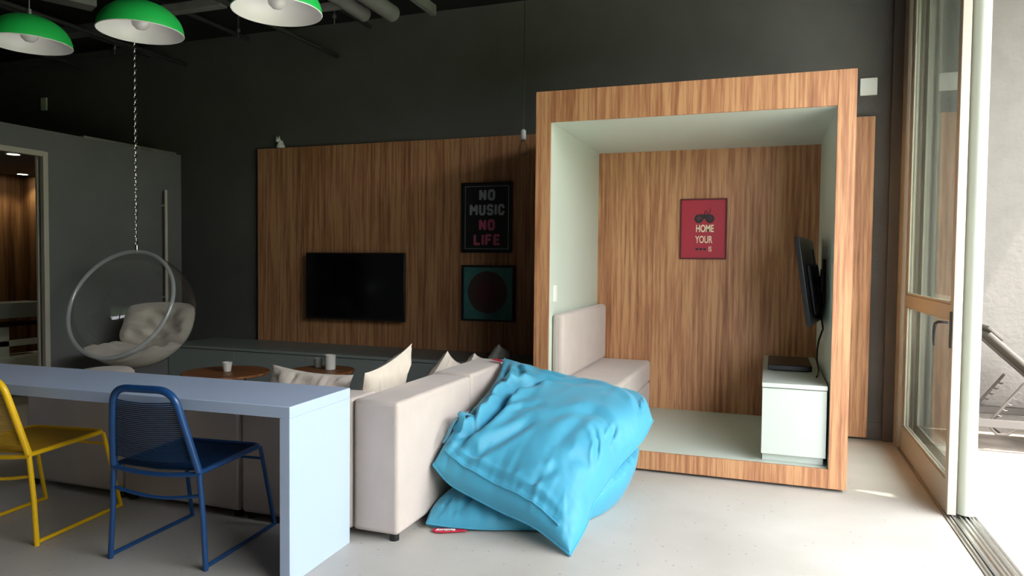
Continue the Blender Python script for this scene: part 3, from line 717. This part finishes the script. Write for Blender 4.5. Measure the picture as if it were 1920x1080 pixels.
# ---------------------------------------------------------------- green dome pendants
def dome(c, label, rad=.198, hgt=.15):
    t = thing('dome_pendant', label, 'pendant lamp', c, 'green dome pendants above the desk')
    o_, i_ = [], []
    for k in range(19):
        a = PI/2*k/18; o_.append((rad*math.sin(a)**.95, hgt*math.cos(a))); i_.append(((rad-.003)*math.sin(a)**.95, (hgt-.003)*math.cos(a)))
    MB().lathe(o_, c, 64).build('shade', M['green'], t)
    MB().lathe(i_, c, 64).build('shade_lining', M['shadein'], t)
    MB().tube([(c[0]+(rad-.0015)*math.cos(2*PI*i/64), c[1]+(rad-.0015)*math.sin(2*PI*i/64), c[2]) for i in range(64)], .0024, 6, closed=True).build('shade_rim', M['shadein'], t)
    MB().lathe([(0, .03), (.018, .028), (.020, .0), (.020, -.001), (.03, -.01)], (c[0], c[1], c[2]+hgt-.035), 20).build('socket', M['shadein'], t)
    MB().lathe([(.014, .06), (.020, .045), (.038, .025), (.043, 0), (.038, -.022), (.022, -.038), (0, -.044)], (c[0], c[1], c[2]+.055), 28).build('bulb', M['bulb'], t)
    MB().lathe([(0, .035), (.012, .035), (.016, .0), (.0, 0)], (c[0], c[1], c[2]+hgt-.001), 16).build('cap', M['steel'], t)
    MB().tube([(c[0], c[1], c[2]+hgt+.03), (c[0], c[1], CE)], .0035, 6).build('cord', M['steel'], t)
    return t
dome((-3.70, 2.72, 2.50), 'green dome pendant lamp, leftmost of the three, cut by the frame edge')
dome((-2.965, 2.75, 2.50), 'green dome pendant lamp in the middle, in front of the hanging chain')
dome((-2.125, 2.72, 2.50), 'green dome pendant lamp on the right, cut by the top of the frame')

# ---------------------------------------------------------------- ceiling services
def duct(name, label, cat, pts, w_, h_, m, grp=None):
    mb = MB(); 
    for a_, b_ in zip(pts[:-1], pts[1:]):
        a_, b_ = Vector(a_), Vector(b_); d = (b_-a_); L_ = d.length; d.normalize(); s_ = Vector((-d.y, d.x, 0)).normalized(); z_ = s_.cross(d)*-1
        mb.obox((a_+b_)/2, (L_, w_, h_), Matrix((d, s_, Vector((0, 0, 1)))).transposed())
    o = mb.build(name, m, bevel=.004, loc=pts[0]); tag(o, label, cat, grp); return o
def pipe(name, label, cat, pts, r, m, grp=None, n=14):
    o = MB().tube(pts, r, n).build(name, m, loc=pts[0]); tag(o, label, cat, grp); return o
duct('air_duct', 'grey air duct stub under the black ceiling, above the left and middle green lamps', 'duct', [(-5.86, 3.9, 3.56), (-5.50, 4.62, 3.56)], .17, .10, M['galv'])
pipe('pipe_stub', 'rounded grey pipe end beside the duct stub, left of the middle green lamp', 'pipe', [(-5.475, 4.70, 3.47), (-5.36, 4.93, 3.47)], .055, M['galv'])
duct('air_duct', 'wide dark grey duct running across behind the left green lamp', 'duct', [(-7.2, 5.0, 3.50), (-5.35, 5.0, 3.50)], .14, .07, mat('dull_duct', (.11, .11, .105), .6, var=.2))
duct('cable_tray', 'grey tray along the top of the black back wall at far left', 'tray', [(-9.6, 5.95, 3.62), (-6.45, 5.95, 3.62)], .10, .05, mat('grey_tray', (.09, .09, .085), .6))
duct('air_duct', 'narrow grey bar running right from the top of the middle green lamp', 'duct', [(-5.3, 4.82, 3.5), (-4.3, 4.82, 3.5)], .09, .07, M['galv'])
duct('cable_tray', 'short grey bar just right of the right-hand green lamp', 'tray', [(-4.15, 5.18, 3.5), (-3.42, 5.18, 3.5)], .06, .055, M['galv'])
pipe('thick_pipe', 'thick grey pipe end, left one of the pair right of the green lamps', 'pipe', [(-3.34, 3.6, 3.52), (-3.34, 5.44, 3.50)], .062, M['galv'], 'pair of thick grey pipes')
pipe('thick_pipe', 'thick grey pipe end, right one of the pair right of the green lamps', 'pipe', [(-3.10, 3.6, 3.52), (-3.10, 5.50, 3.50)], .07, M['galv'], 'pair of thick grey pipes')
duct('junction_box', 'square grey box joining the two thick ceiling pipes', 'box', [(-3.56, 5.02, 3.665), (-2.96, 5.02, 3.665)], .30, .14, M['galv'])
duct('ceiling_beam', 'grey steel angle running towards the back wall, rightmost of the ceiling pieces', 'beam', [(-2.83, 3.6, 3.58), (-2.83, 5.75, 3.58)], .05, .09, M['galv'])
for i, (x, y0_, y1_, z) in enumerate([(-6.45, 3.2, 6.1, 3.60), (-5.95, 3.4, 6.1, 3.46), (-5.05, 3.4, 6.0, 3.62), (-4.12, 3.4, 6.2, 3.42), (-7.4, 3.6, 6.1, 3.55), (-3.62, 3.4, 6.0, 3.60)]):
    lab = ['dark conduit over the left green lamp', 'dark conduit between the left and middle green lamps', 'dark conduit just right of the middle green lamp', 'long dark conduit reaching the wall between middle and right green lamps', 'dark conduit at the far left corner of the ceiling', 'dark conduit just behind the right green lamp'][i]
    pipe('conduit', lab, 'conduit', [(x, y0_, z), (x, y1_, z)], .022, M['darkpipe'], 'dark conduits under the ceiling', 10)
for i, (x, y, zb) in enumerate([(-4.52, 5.25, 3.36), (-3.55, 5.3, 3.40), (-6.05, 5.3, 3.36)]):
    t_ = MB().tube([(x, y, zb), (x, y, CE)], .006, 6); t_.tube([(x, y, zb+.05), (x, y, zb+.075)], .016, 8)
    tag(t_.build('threaded_rod', M['steel'], loc=(x, y, zb)), ['thin steel rod hanging between middle and right green lamps', 'thin steel rod hanging left of the thick pipes', 'thin steel rod hanging behind the left green lamp'][i], 'rod', 'threaded rods under the ceiling')

# ---------------------------------------------------------------- terrace
# sun lounger, head end raised, running out of the picture to the right
t = thing('sun_lounger', 'taupe metal sun lounger with raised mesh back on the terrace ledge', 'sun lounger', (2.2, 5.87, .133))
LY0, LY1 = 5.60, 6.14; zr = .325
f = MB()
for y in (LY0, LY1): f.box(1.34, 3.25, y-.014, y+.014, zr-.028, zr+.028)
f.box(1.34, 1.37, LY0, LY1, zr-.028, zr+.028); f.box(3.22, 3.25, LY0, LY1, zr-.028, zr+.028)
f.build('frame', M['lounge'], t, bevel=.005)
for x in (1.85, 3.05):
    for y in (LY0, LY1): MB().box(x-.018, x+.018, y-.014, y+.014, .133, zr-.03).build('leg', M['lounge'], t, bevel=.004)
bp0, bp1 = (2.02, .345), (1.40, .93)          # hinge and head of the backrest
f = MB()
for y in (LY0+.03, LY1-.03): f.tube([(bp0[0], y, bp0[1]), (bp1[0], y, bp1[1])], .016, 10)
f.tube([(bp1[0]+.01, LY0+.03, bp1[1]-.01), (bp1[0]+.01, LY1-.03, bp1[1]-.01)], .016, 10)
f.build('backrest_frame', M['lounge'], t)
dd = Vector((bp1[0]-bp0[0], 0, bp1[1]-bp0[1])).normalized(); up_ = Vector((-dd.z, 0, dd.x))
if up_.z < 0: up_ = -up_
c_ = Vector(((bp0[0]+bp1[0])/2, (LY0+LY1)/2, (bp0[1]+bp1[1])/2))+up_*.012
s_ = Vector((0, 1, 0)); L_ = (Vector((bp1[0], 0, bp1[1]))-Vector((bp0[0], 0, bp0[1]))).length
MB().obox(c_, (L_, LY1-LY0-.07, .012), Matrix((dd, s_, dd.cross(s_))).transposed()).build('backrest_mesh', M['mesh'], t, bevel=.003)
MB().obox(c_+dd*(L_/2-.03)+up_*.016, (.13, LY1-LY0-.05, .02), Matrix((dd, s_, dd.cross(s_))).transposed()).build('head_band', M['lounge'], t, bevel=.005)
MB().box(2.04, 3.2, LY0+.03, LY1-.03, zr+.028, zr+.040).build('seat_mesh', M['mesh'], t, bevel=.003)
for y in (LY0+.05, LY1-.05):
    g = MB(); p0, p1 = Vector((1.62, y, .60)), Vector((1.43, y, .33))
    g.tube([p0, p1], .010, 8); d_ = (p1-p0).normalized(); q_ = Vector((d_.z, 0, -d_.x)); q_ = q_ if q_.x > 0 else -q_
    for k in range(5):
        b_ = p0+(p1-p0)*(.22+.15*k); g.tube([b_, b_+q_*.028+d_*-.004, b_+q_*.034-d_*.016], [.007, .006, .003], 6)
    g.build('ratchet_bar', M['lounge'], t)
g = MB(); g.tube([(1.42, LY0+.05, .30), (1.47, LY0+.05, .245), (1.53, LY0+.05, .245), (1.60, LY0+.05, .30)], .009, 8); g.tube([(1.42, LY1-.05, .30), (1.47, LY1-.05, .245), (1.53, LY1-.05, .245), (1.60, LY1-.05, .30)], .009, 8)
g.tube([(1.50, LY0+.05, .245), (1.50, LY1-.05, .245)], .008, 8)
g.build('ratchet_guide', M['lounge'], t)
# clipped hedge along the lawn, out of view, added tall to block low sky light
hb = MB(); n = 90; 
vs = []; fs = []
prof = [(-.6, 0), (-.7, 1.2), (-.75, 2.4), (-.6, 3.8), (-.25, 4.6), (.25, 4.6), (.6, 3.8), (.75, 2.4), (.7, 1.2), (.6, 0)]
for i in range(n+1):
    y = -14+28*i/n
    for j, (a, z) in enumerate(prof):
        nn_ = noise.noise_vector(Vector((i*.9, j*1.7, 3)))*.16
        vs.append((9.5+a+nn_.x, y, z+nn_.z*(1 if z > .1 else 0)-.02))
m_ = len(prof)
for i in range(n):
    for j in range(m_-1): a = i*m_+j; fs.append((a, a+1, a+m_+1, a+m_))
fs += [tuple(range(m_)), tuple(n*m_+j for j in range(m_-1, -1, -1))]
tag(hb.add(vs, fs).build('hedge_screen', M['hedge_screen'], loc=(9.5, 0, 0)), 'unseen green hedge beyond the terrace lawn', 'hedge_screen')

# side room seen through the doorway
t = thing('side_room_bench', 'pale thick-topped bench inside the room beyond the left doorway', 'bench', (-7.0, 4.9, 0))
B(-7.25, -6.95, 3.6, 5.25, .78, .93).build('top', M['cabinet'], t, bevel=.004)
B(-7.2, -7.0, 4.80, 4.90, 0, .70).build('leg', M['sage'], t, bevel=.004)
B(-7.2, -7.0, 3.65, 3.75, 0, .70).build('leg', M['sage'], t, bevel=.004)
B(-7.25, -6.95, 3.6, 5.25, .701, .73).build('under_shelf', M['black'], t)
B(-7.05, -7.0, 3.76, 5.2, .50, .56).build('rail', M['sage'], t, bevel=.004)
B(-7.22, -6.9, 3.5, 5.4, .22, .40).build('low_shelf', M['sage'], t, bevel=.004)
for (x, y), lab in (((-6.16, 4.37), 'round ceiling downlight nearest the doorway in the side room'), ((-7.55, 5.45), 'round ceiling downlight close to the wood wall in the side room')):
    t = thing('downlight', lab, 'ceiling light', (x, y, 2.27), 'downlights in the side room')
    MB().lathe([(.062, 0), (.062, -.008), (.048, -.008), (.048, 0)], (x, y, 2.27), 28, close=True).build('bezel', M['white'], t)
    MB().lathe([(0, -.003), (.047, -.003), (.047, -.001), (0, -.001)], (x, y, 2.27), 28).build('diffuser', M['glow'], t)
    ld = bpy.data.lights.new('downlight_beam', 'SPOT'); lo = bpy.data.objects.new('downlight_beam', ld); COL.objects.link(lo); lo.parent = t; lo.location = (0, 0, -.02)
    ld.energy = 6; ld.color = (1, .86, .62); ld.spot_size = R(110); ld.spot_blend = .6; ld.shadow_soft_size = .04

# ================================================================ THE TWO TURQUOISE BEAN BAGS
def crom(P, t):
    """Catmull-Rom through points P, t in 0..1, spaced by length"""
    P = [Vector(p) for p in P]; ls = [0]
    for a, b in zip(P[:-1], P[1:]): ls.append(ls[-1]+(b-a).length)
    s = t*ls[-1]; i = 0
    while i < len(P)-2 and ls[i+1] < s: i += 1
    f = (s-ls[i])/(ls[i+1]-ls[i]); p0 = P[i-1] if i > 0 else P[i]*2-P[i+1]; p1, p2 = P[i], P[i+1]; p3 = P[i+2] if i+2 < len(P) else P[i+1]*2-P[i]
    return .5*((2*p1)+(p2-p0)*f+(2*p0-5*p1+4*p2-p3)*f*f+(3*p1-p0-3*p2+p3)*f**3)
class Bag:
    """a stuffed sack: four edge curves, a top and a bottom sheet puffed off the patch between them"""
    def __init__(s, TL, LB, BR, TR, n0, htop, hbot, folds, seed, floor=.004, pw=.46, skew=None, pucker=.007, broad=.02):
        s.e = (TL, LB, BR, TR); s.n0 = Vector(n0).normalized(); s.ht, s.hb, s.folds, s.seed, s.floor, s.pw, s.skew = htop, hbot, folds, seed, floor, pw, skew
        s.pucker, s.broad = pucker, broad
        s.off = Vector((seed*7.3, seed*3.9, seed*1.7))
        s.N = 112; N = s.N
        s.c0 = [crom(TL, i/N) for i in range(N+1)]          # v=0, u 0..1
        s.c1 = [crom(BR[::-1], i/N) for i in range(N+1)]    # v=1, u 0..1  (R to B)
        s.d0 = [crom(TR[::-1], i/N) for i in range(N+1)]    # u=0, v 0..1  (T to R)
        s.d1 = [crom(LB, i/N) for i in range(N+1)]          # u=1, v 0..1  (L to B)
    def patch(s, i, j):
        N = s.N; u, v = i/N, j/N; T, L, Rr, Bq = s.c0[0], s.c0[N], s.c1[0], s.c1[N]
        return s.c0[i]*(1-v)+s.c1[i]*v+s.d0[j]*(1-u)+s.d1[j]*u-(T*(1-u)*(1-v)+L*u*(1-v)+Rr*(1-u)*v+Bq*u*v)
    def fold(s, u, v):
        h = 0
        for pts, w_, dep in s.folds:
            lo = 9; tt = 0; n = len(pts)-1
            if n < 1: continue
            if not (min(p[0] for p in pts)-4*w_ < u < max(p[0] for p in pts)+4*w_ and min(p[1] for p in pts)-4*w_ < v < max(p[1] for p in pts)+4*w_): continue
            for k in range(n):
                ax, ay = pts[k]; bx_, by_ = pts[k+1]; dx, dy = bx_-ax, by_-ay; L2 = dx*dx+dy*dy
                f = max(0, min(1, ((u-ax)*dx+(v-ay)*dy)/L2)); ex, ey = u-ax-f*dx, v-ay-f*dy; d = math.hypot(ex, ey)
                if d < lo: lo = d; tt = (k+f)/n; sg = 1 if dx*ey-dy*ex > 0 else -1
            env = min(1, 4*tt+.25)*min(1, 4*(1-tt)+.25)
            q = lo/w_
            if q < 4: h += env*dep*(-math.exp(-(q*sg+.0)**2*1.0) + (.75 if sg > 0 else .45)*math.exp(-((q-1.9)/1.1)**2))
        return h
    def point(s, i, j, side):
        N = s.N; u, v = i/N, j/N; p = s.patch(i, j)
        su, sv = 4*u*(1-u), 4*v*(1-v); e = max(0, su*sv); k = e**s.pw
        if s.skew: k *= s.skew(u, v)
        d = min(u, 1-u, v, 1-v); edge = min(1, d*9)
        near = math.exp(-d*7)*min(1, d*22)
        if min(u, 1-u) < min(v, 1-v): rad = noise.noise(Vector((v*17, side*5, 2))+s.off)+.5*noise.noise(Vector((v*37, side*5, 2))+s.off)
        else: rad = noise.noise(Vector((u*17, side*5, 9))+s.off)+.5*noise.noise(Vector((u*37, side*5, 9))+s.off)
        wr = s.pucker*near*rad*2.2
        wv = Vector((u*2.3+.6*v, v*3.1-.5*u, side*4))+s.off
        wr += s.broad*noise.noise(wv)*edge + .35*s.broad*(1-abs(noise.noise(wv*2.2))*2.2)*edge*.6
        wr += .0015*noise.noise(wv*6)*edge
        if side == 1: return p+s.n0*(s.ht*k+wr+s.fold(u, v)*edge)
        q = p-s.n0*(s.hb*k+wr*.5)
        return q
    def mesh(s):
        N = s.N; idx = {}; vs = []; fs = []; st = 1
        for side in (1, 0):
            for i in range(N+1):
                for j in range(N+1):
                    ed = i in (0, N) or j in (0, N)
                    if side == 0 and ed: idx[side, i, j] = idx[1, i, j]; continue
                    p = s.point(i, j, side)
                    if p.z < s.floor: p.z = s.floor
                    idx[side, i, j] = len(vs); vs.append(p)
        for side in (1, 0):
            for i in range(N):
                for j in range(N):
                    q = (idx[side, i, j], idx[side, i+1, j], idx[side, i+1, j+1], idx[side, i, j+1]); fs.append(q if side else q[::-1])
        mb = MB(); mb.v = vs; mb.f = fs; return mb
    def at(s, u, v, lift=0): 
        p = s.point(round(u*s.N), round(v*s.N), 1); return p+s.n0*lift
    def edge_tube(s, which, r):
        pts = {'L': s.c0, 'R': s.c1, 'T': s.d0, 'B': s.d1}[which]
        P = [Vector((p.x, p.y, max(p.z, .006))) for p in pts[::2]]; return MB().tube(P, r, 6)

up_folds = [
 ([(.86, .13), (.71, .194), (.583, .21), (.456, .194), (.374, .201), (.312, .295)], .034, .060),
 ([(.333, .081), (.355, .13), (.209, .123)], .022, .020), ([(.386, .145), (.346, .25), (.206, .32)], .026, .022),
 ([(.88, .15), (.87, .275), (.729, .396), (.607, .476)], .030, .022), ([(.612, .225), (.48, .30)], .018, .010), ([(.567, .313), (.479, .441)], .022, .010),
 ([(.173, .075), (.127, .266), (.101, .466)], .025, .012), ([(.246, .109), (.195, .36), (.134, .573)], .03, .014),
 ([(.02, .50), (.045, .66), (.09, .80), (.14, .90)], .030, .034), ([(.01, .64), (.05, .80), (.09, .93)], .022, .022),
 ([(.90, .08), (.92, .25), (.93, .5), (.935, .72), (.94, .88)], .012, .014),
 ([(.937, .556), (.85, .70)], .02, .012), ([(.921, .646), (.80, .76)], .02, .010), ([(.96, .90), (.90, .985)], .012, .010), ([(.985, .93), (.94, .99)], .008, .006),
 ([(.704, .783), (.618, .927)], .03, .010), ([(.565, .549), (.433, .667), (.375, .854)], .035, .010), ([(.708, .69), (.551, .699), (.318, .73)], .04, .010),
 ([(.60, .94), (.52, .88), (.50, .80)], .018, .016), ([(.45, .93), (.36, .90)], .018, .014),
 ([(.05, .03), (.16, .05), (.30, .08)], .022, .022), ([(.05, .06), (.20, .16), (.34, .20)], .026, .016), ([(.04, .10), (.10, .25), (.14, .42)], .02, .012),
 ([(.62, .05), (.68, .12), (.80, .16)], .02, .022), ([(.50, .04), (.52, .12), (.44, .17)], .018, .018), ([(.86, .04), (.83, .10), (.75, .17)], .016, .016)]
UB = Bag(
 TL=[(-1.655, 4.46, .735), (-1.61, 4.16, .60), (-1.60, 3.84, .50), (-1.63, 3.58, .415), (-1.655, 3.385, .301)],
 LB=[(-1.655, 3.385, .301), (-1.552, 3.375, .215), (-1.405, 3.355, .165), (-1.246, 3.33, .121), (-1.06, 3.28, .088), (-.926, 3.235, .038), (-.853, 3.205, .006)],
 BR=[(-.853, 3.205, .006), (-.820, 3.36, .085), (-.820, 3.52, .150), (-.790, 3.66, .205), (-.75, 3.85, .28), (-.665, 4.05, .37), (-.635, 4.25, .45)],
 TR=[(-.635, 4.25, .45), (-.72, 4.44, .52), (-.90, 4.53, .55), (-1.12, 4.56, .58), (-1.33, 4.55, .62), (-1.52, 4.51, .68), (-1.655, 4.46, .735)],
 n0=(-.02, -.42, .90), htop=.215, hbot=.03, folds=up_folds, seed=3, floor=.006, pw=.44, skew=lambda u, v: 1.0+.25*(v-.5)-.30*max(0, .35-u)*(1-v)*2, broad=.013)
t = thing('bean_bag', 'big crumpled turquoise bean bag leaning on the sofa back, on top of the other', 'bean bag', (-1.1, 3.8, .05), 'turquoise bean bags')
UB.mesh().build('cover', M['bean'], t)
UB.edge_tube('B', .0055).build('piping', M['bean'], t); UB.edge_tube('R', .005).build('piping', M['bean'], t); UB.edge_tube('L', .005).build('piping', M['bean'], t)
def on_line(P, n, lift):
    out = []
    for k in range(n+1):
        s_ = k/n*(len(P)-1); i = min(int(s_), len(P)-2); f = s_-i; u = P[i][0]*(1-f)+P[i+1][0]*f; v = P[i][1]*(1-f)+P[i+1][1]*f
        out.append((u, v))
    return out
def smooth_pts(bag, P, n, lift):
    N = bag.N; out = []
    for u, v in on_line(P, n, 0):
        i, j = u*N, v*N; i0, j0 = min(int(i), N-1), min(int(j), N-1); fi, fj = i-i0, j-j0
        p = (bag.point(i0, j0, 1)*(1-fi)+bag.point(i0+1, j0, 1)*fi)*(1-fj)+(bag.point(i0, j0+1, 1)*(1-fi)+bag.point(i0+1, j0+1, 1)*fi)*fj
        out.append(p+bag.n0*lift)
    return out
MB().tube(smooth_pts(UB, [(.925, .06), (.945, .25), (.955, .5), (.96, .72), (.965, .90)], 60, .006), .0042, 6).build('seam', M['bean'], t)
# loop of webbing standing up from the seam by the sofa
def ribbon(pts, widths, nrm_dir, th=.003):
    mb = MB(); n = len(pts); vs = []; W = Vector(nrm_dir).normalized()
    for p, w_ in zip(pts, widths):
        p = Vector(p); vs += [p-W*w_/2, p+W*w_/2]
    fs = [(2*i, 2*i+1, 2*i+3, 2*i+2) for i in range(n-1)]
    mb.add(vs, fs); return mb
base = UB.at(.82, .06); b2 = UB.at(.68, .11)
pts = []
for k in range(17):
    f = k/16; a = PI*f; p = base*(1-f)+b2*f+Vector((.02*math.sin(a*2), -.05*math.sin(a), .06*math.sin(a)**.8)); pts.append(p)
rb = ribbon(pts, [.055+.012*math.sin(k*1.1) for k in range(17)], (.85, -.25, -.25)).build('strap_loop', M['bean'], t, subsurf=1)
sm = rb.modifiers.new('thick', 'SOLIDIFY'); sm.thickness = .004; rb.modifiers.move(1, 0)
pts = []
for k in range(13):
    f = k/12; pts.append(UB.at(.90-.26*f, .02+.02*math.sin(f*6), .0)+Vector((-.0, -.012-.02*math.sin(PI*f), .018+.03*math.sin(PI*f))))
rb = ribbon(pts, [.05]*13, (.7, -.5, .3)).build('strap', M['bean'], t, subsurf=1)
sm = rb.modifiers.new('thick', 'SOLIDIFY'); sm.thickness = .004; rb.modifiers.move(1, 0)
# red label lying over the sofa edge at the top corner
tg = MB().obox((-1.705, 4.475, .7175), (.075, .045, .004), (Matrix.Rotation(R(-12), 3, 'Z') @ Matrix.Rotation(R(6), 3, 'Y'))).build('label', M['red'], t, bevel=.001)

LBG = Bag(
 TL=[(-1.42, 4.42, .16), (-1.54, 4.05, .12), (-1.62, 3.66, .10), (-1.66, 3.42, .07), (-1.635, 3.27, .03)],
 LB=[(-1.635, 3.27, .03), (-1.50, 3.30, .02), (-1.34, 3.345, .015), (-1.15, 3.42, .015), (-1.00, 3.46, .02), (-.93, 3.52, .04)],
 BR=[(-.93, 3.52, .04), (-.875, 3.66, .07), (-.80, 3.84, .10), (-.745, 4.02, .14), (-.725, 4.22, .19), (-.74, 4.42, .22)],
 TR=[(-.74, 4.42, .22), (-.90, 4.52, .20), (-1.10, 4.55, .18), (-1.28, 4.50, .17), (-1.42, 4.42, .16)],
 n0=(.04, -.10, .99), htop=.13, hbot=.22, seed=8, floor=.005, pw=.40, pucker=.008, broad=.012,
 folds=[([(.98, .12), (.93, .22), (.84, .30)], .02, .012), ([(.99, .06), (.93, .10), (.85, .12)], .014, .010), ([(.70, .99), (.62, .90), (.5, .86)], .02, .014), ([(.9, .6), (.8, .7)], .03, .01)])
t = thing('bean_bag', 'flatter turquoise bean bag lying on the floor beneath the other one', 'bean bag', (-1.2, 3.9, 0), 'turquoise bean bags')
LBG.mesh().build('cover', M['bean'], t)
LBG.edge_tube('B', .005).build('piping', M['bean'], t); LBG.edge_tube('L', .005).build('piping', M['bean'], t)
# red label on the floor by its corner, the white wordmark upside down to the viewer
la, lb_ = Vector((-1.585, 3.235, 0)), Vector((-1.43, 3.305, 0)); dx_ = (lb_-la).normalized(); dy_ = Vector((-dx_.y, dx_.x, 0))
cL = (la+lb_)/2+dy_*.012+Vector((0, 0, .009))
lab = MB().prism([(-.085, -.006), (-.066, -.026), (-.035, -.030), (.088, -.018), (.088, .025), (-.078, .028)], -.002, .002, lambda x, y, z: tuple(cL+dx_*x+dy_*y+Vector((0, 0, z)))).build('label', M['red'], t, bevel=.0008)
mt_ = Matrix.Translation(cL+Vector((-.015, -.008, .0035))) @ Matrix((( -dx_.x, -dy_.x, 0, 0), (-dx_.y, -dy_.y, 0, 0), (0, 0, 1, 0), (0, 0, 0, 1)))
txt = text_mesh('fatboy', .036, M['white'], 'lettering', None, mt_, offset=.0014, sx=1.1)
txt.data.transform(Matrix.Translation(-world_loc(lab))); txt.parent = lab
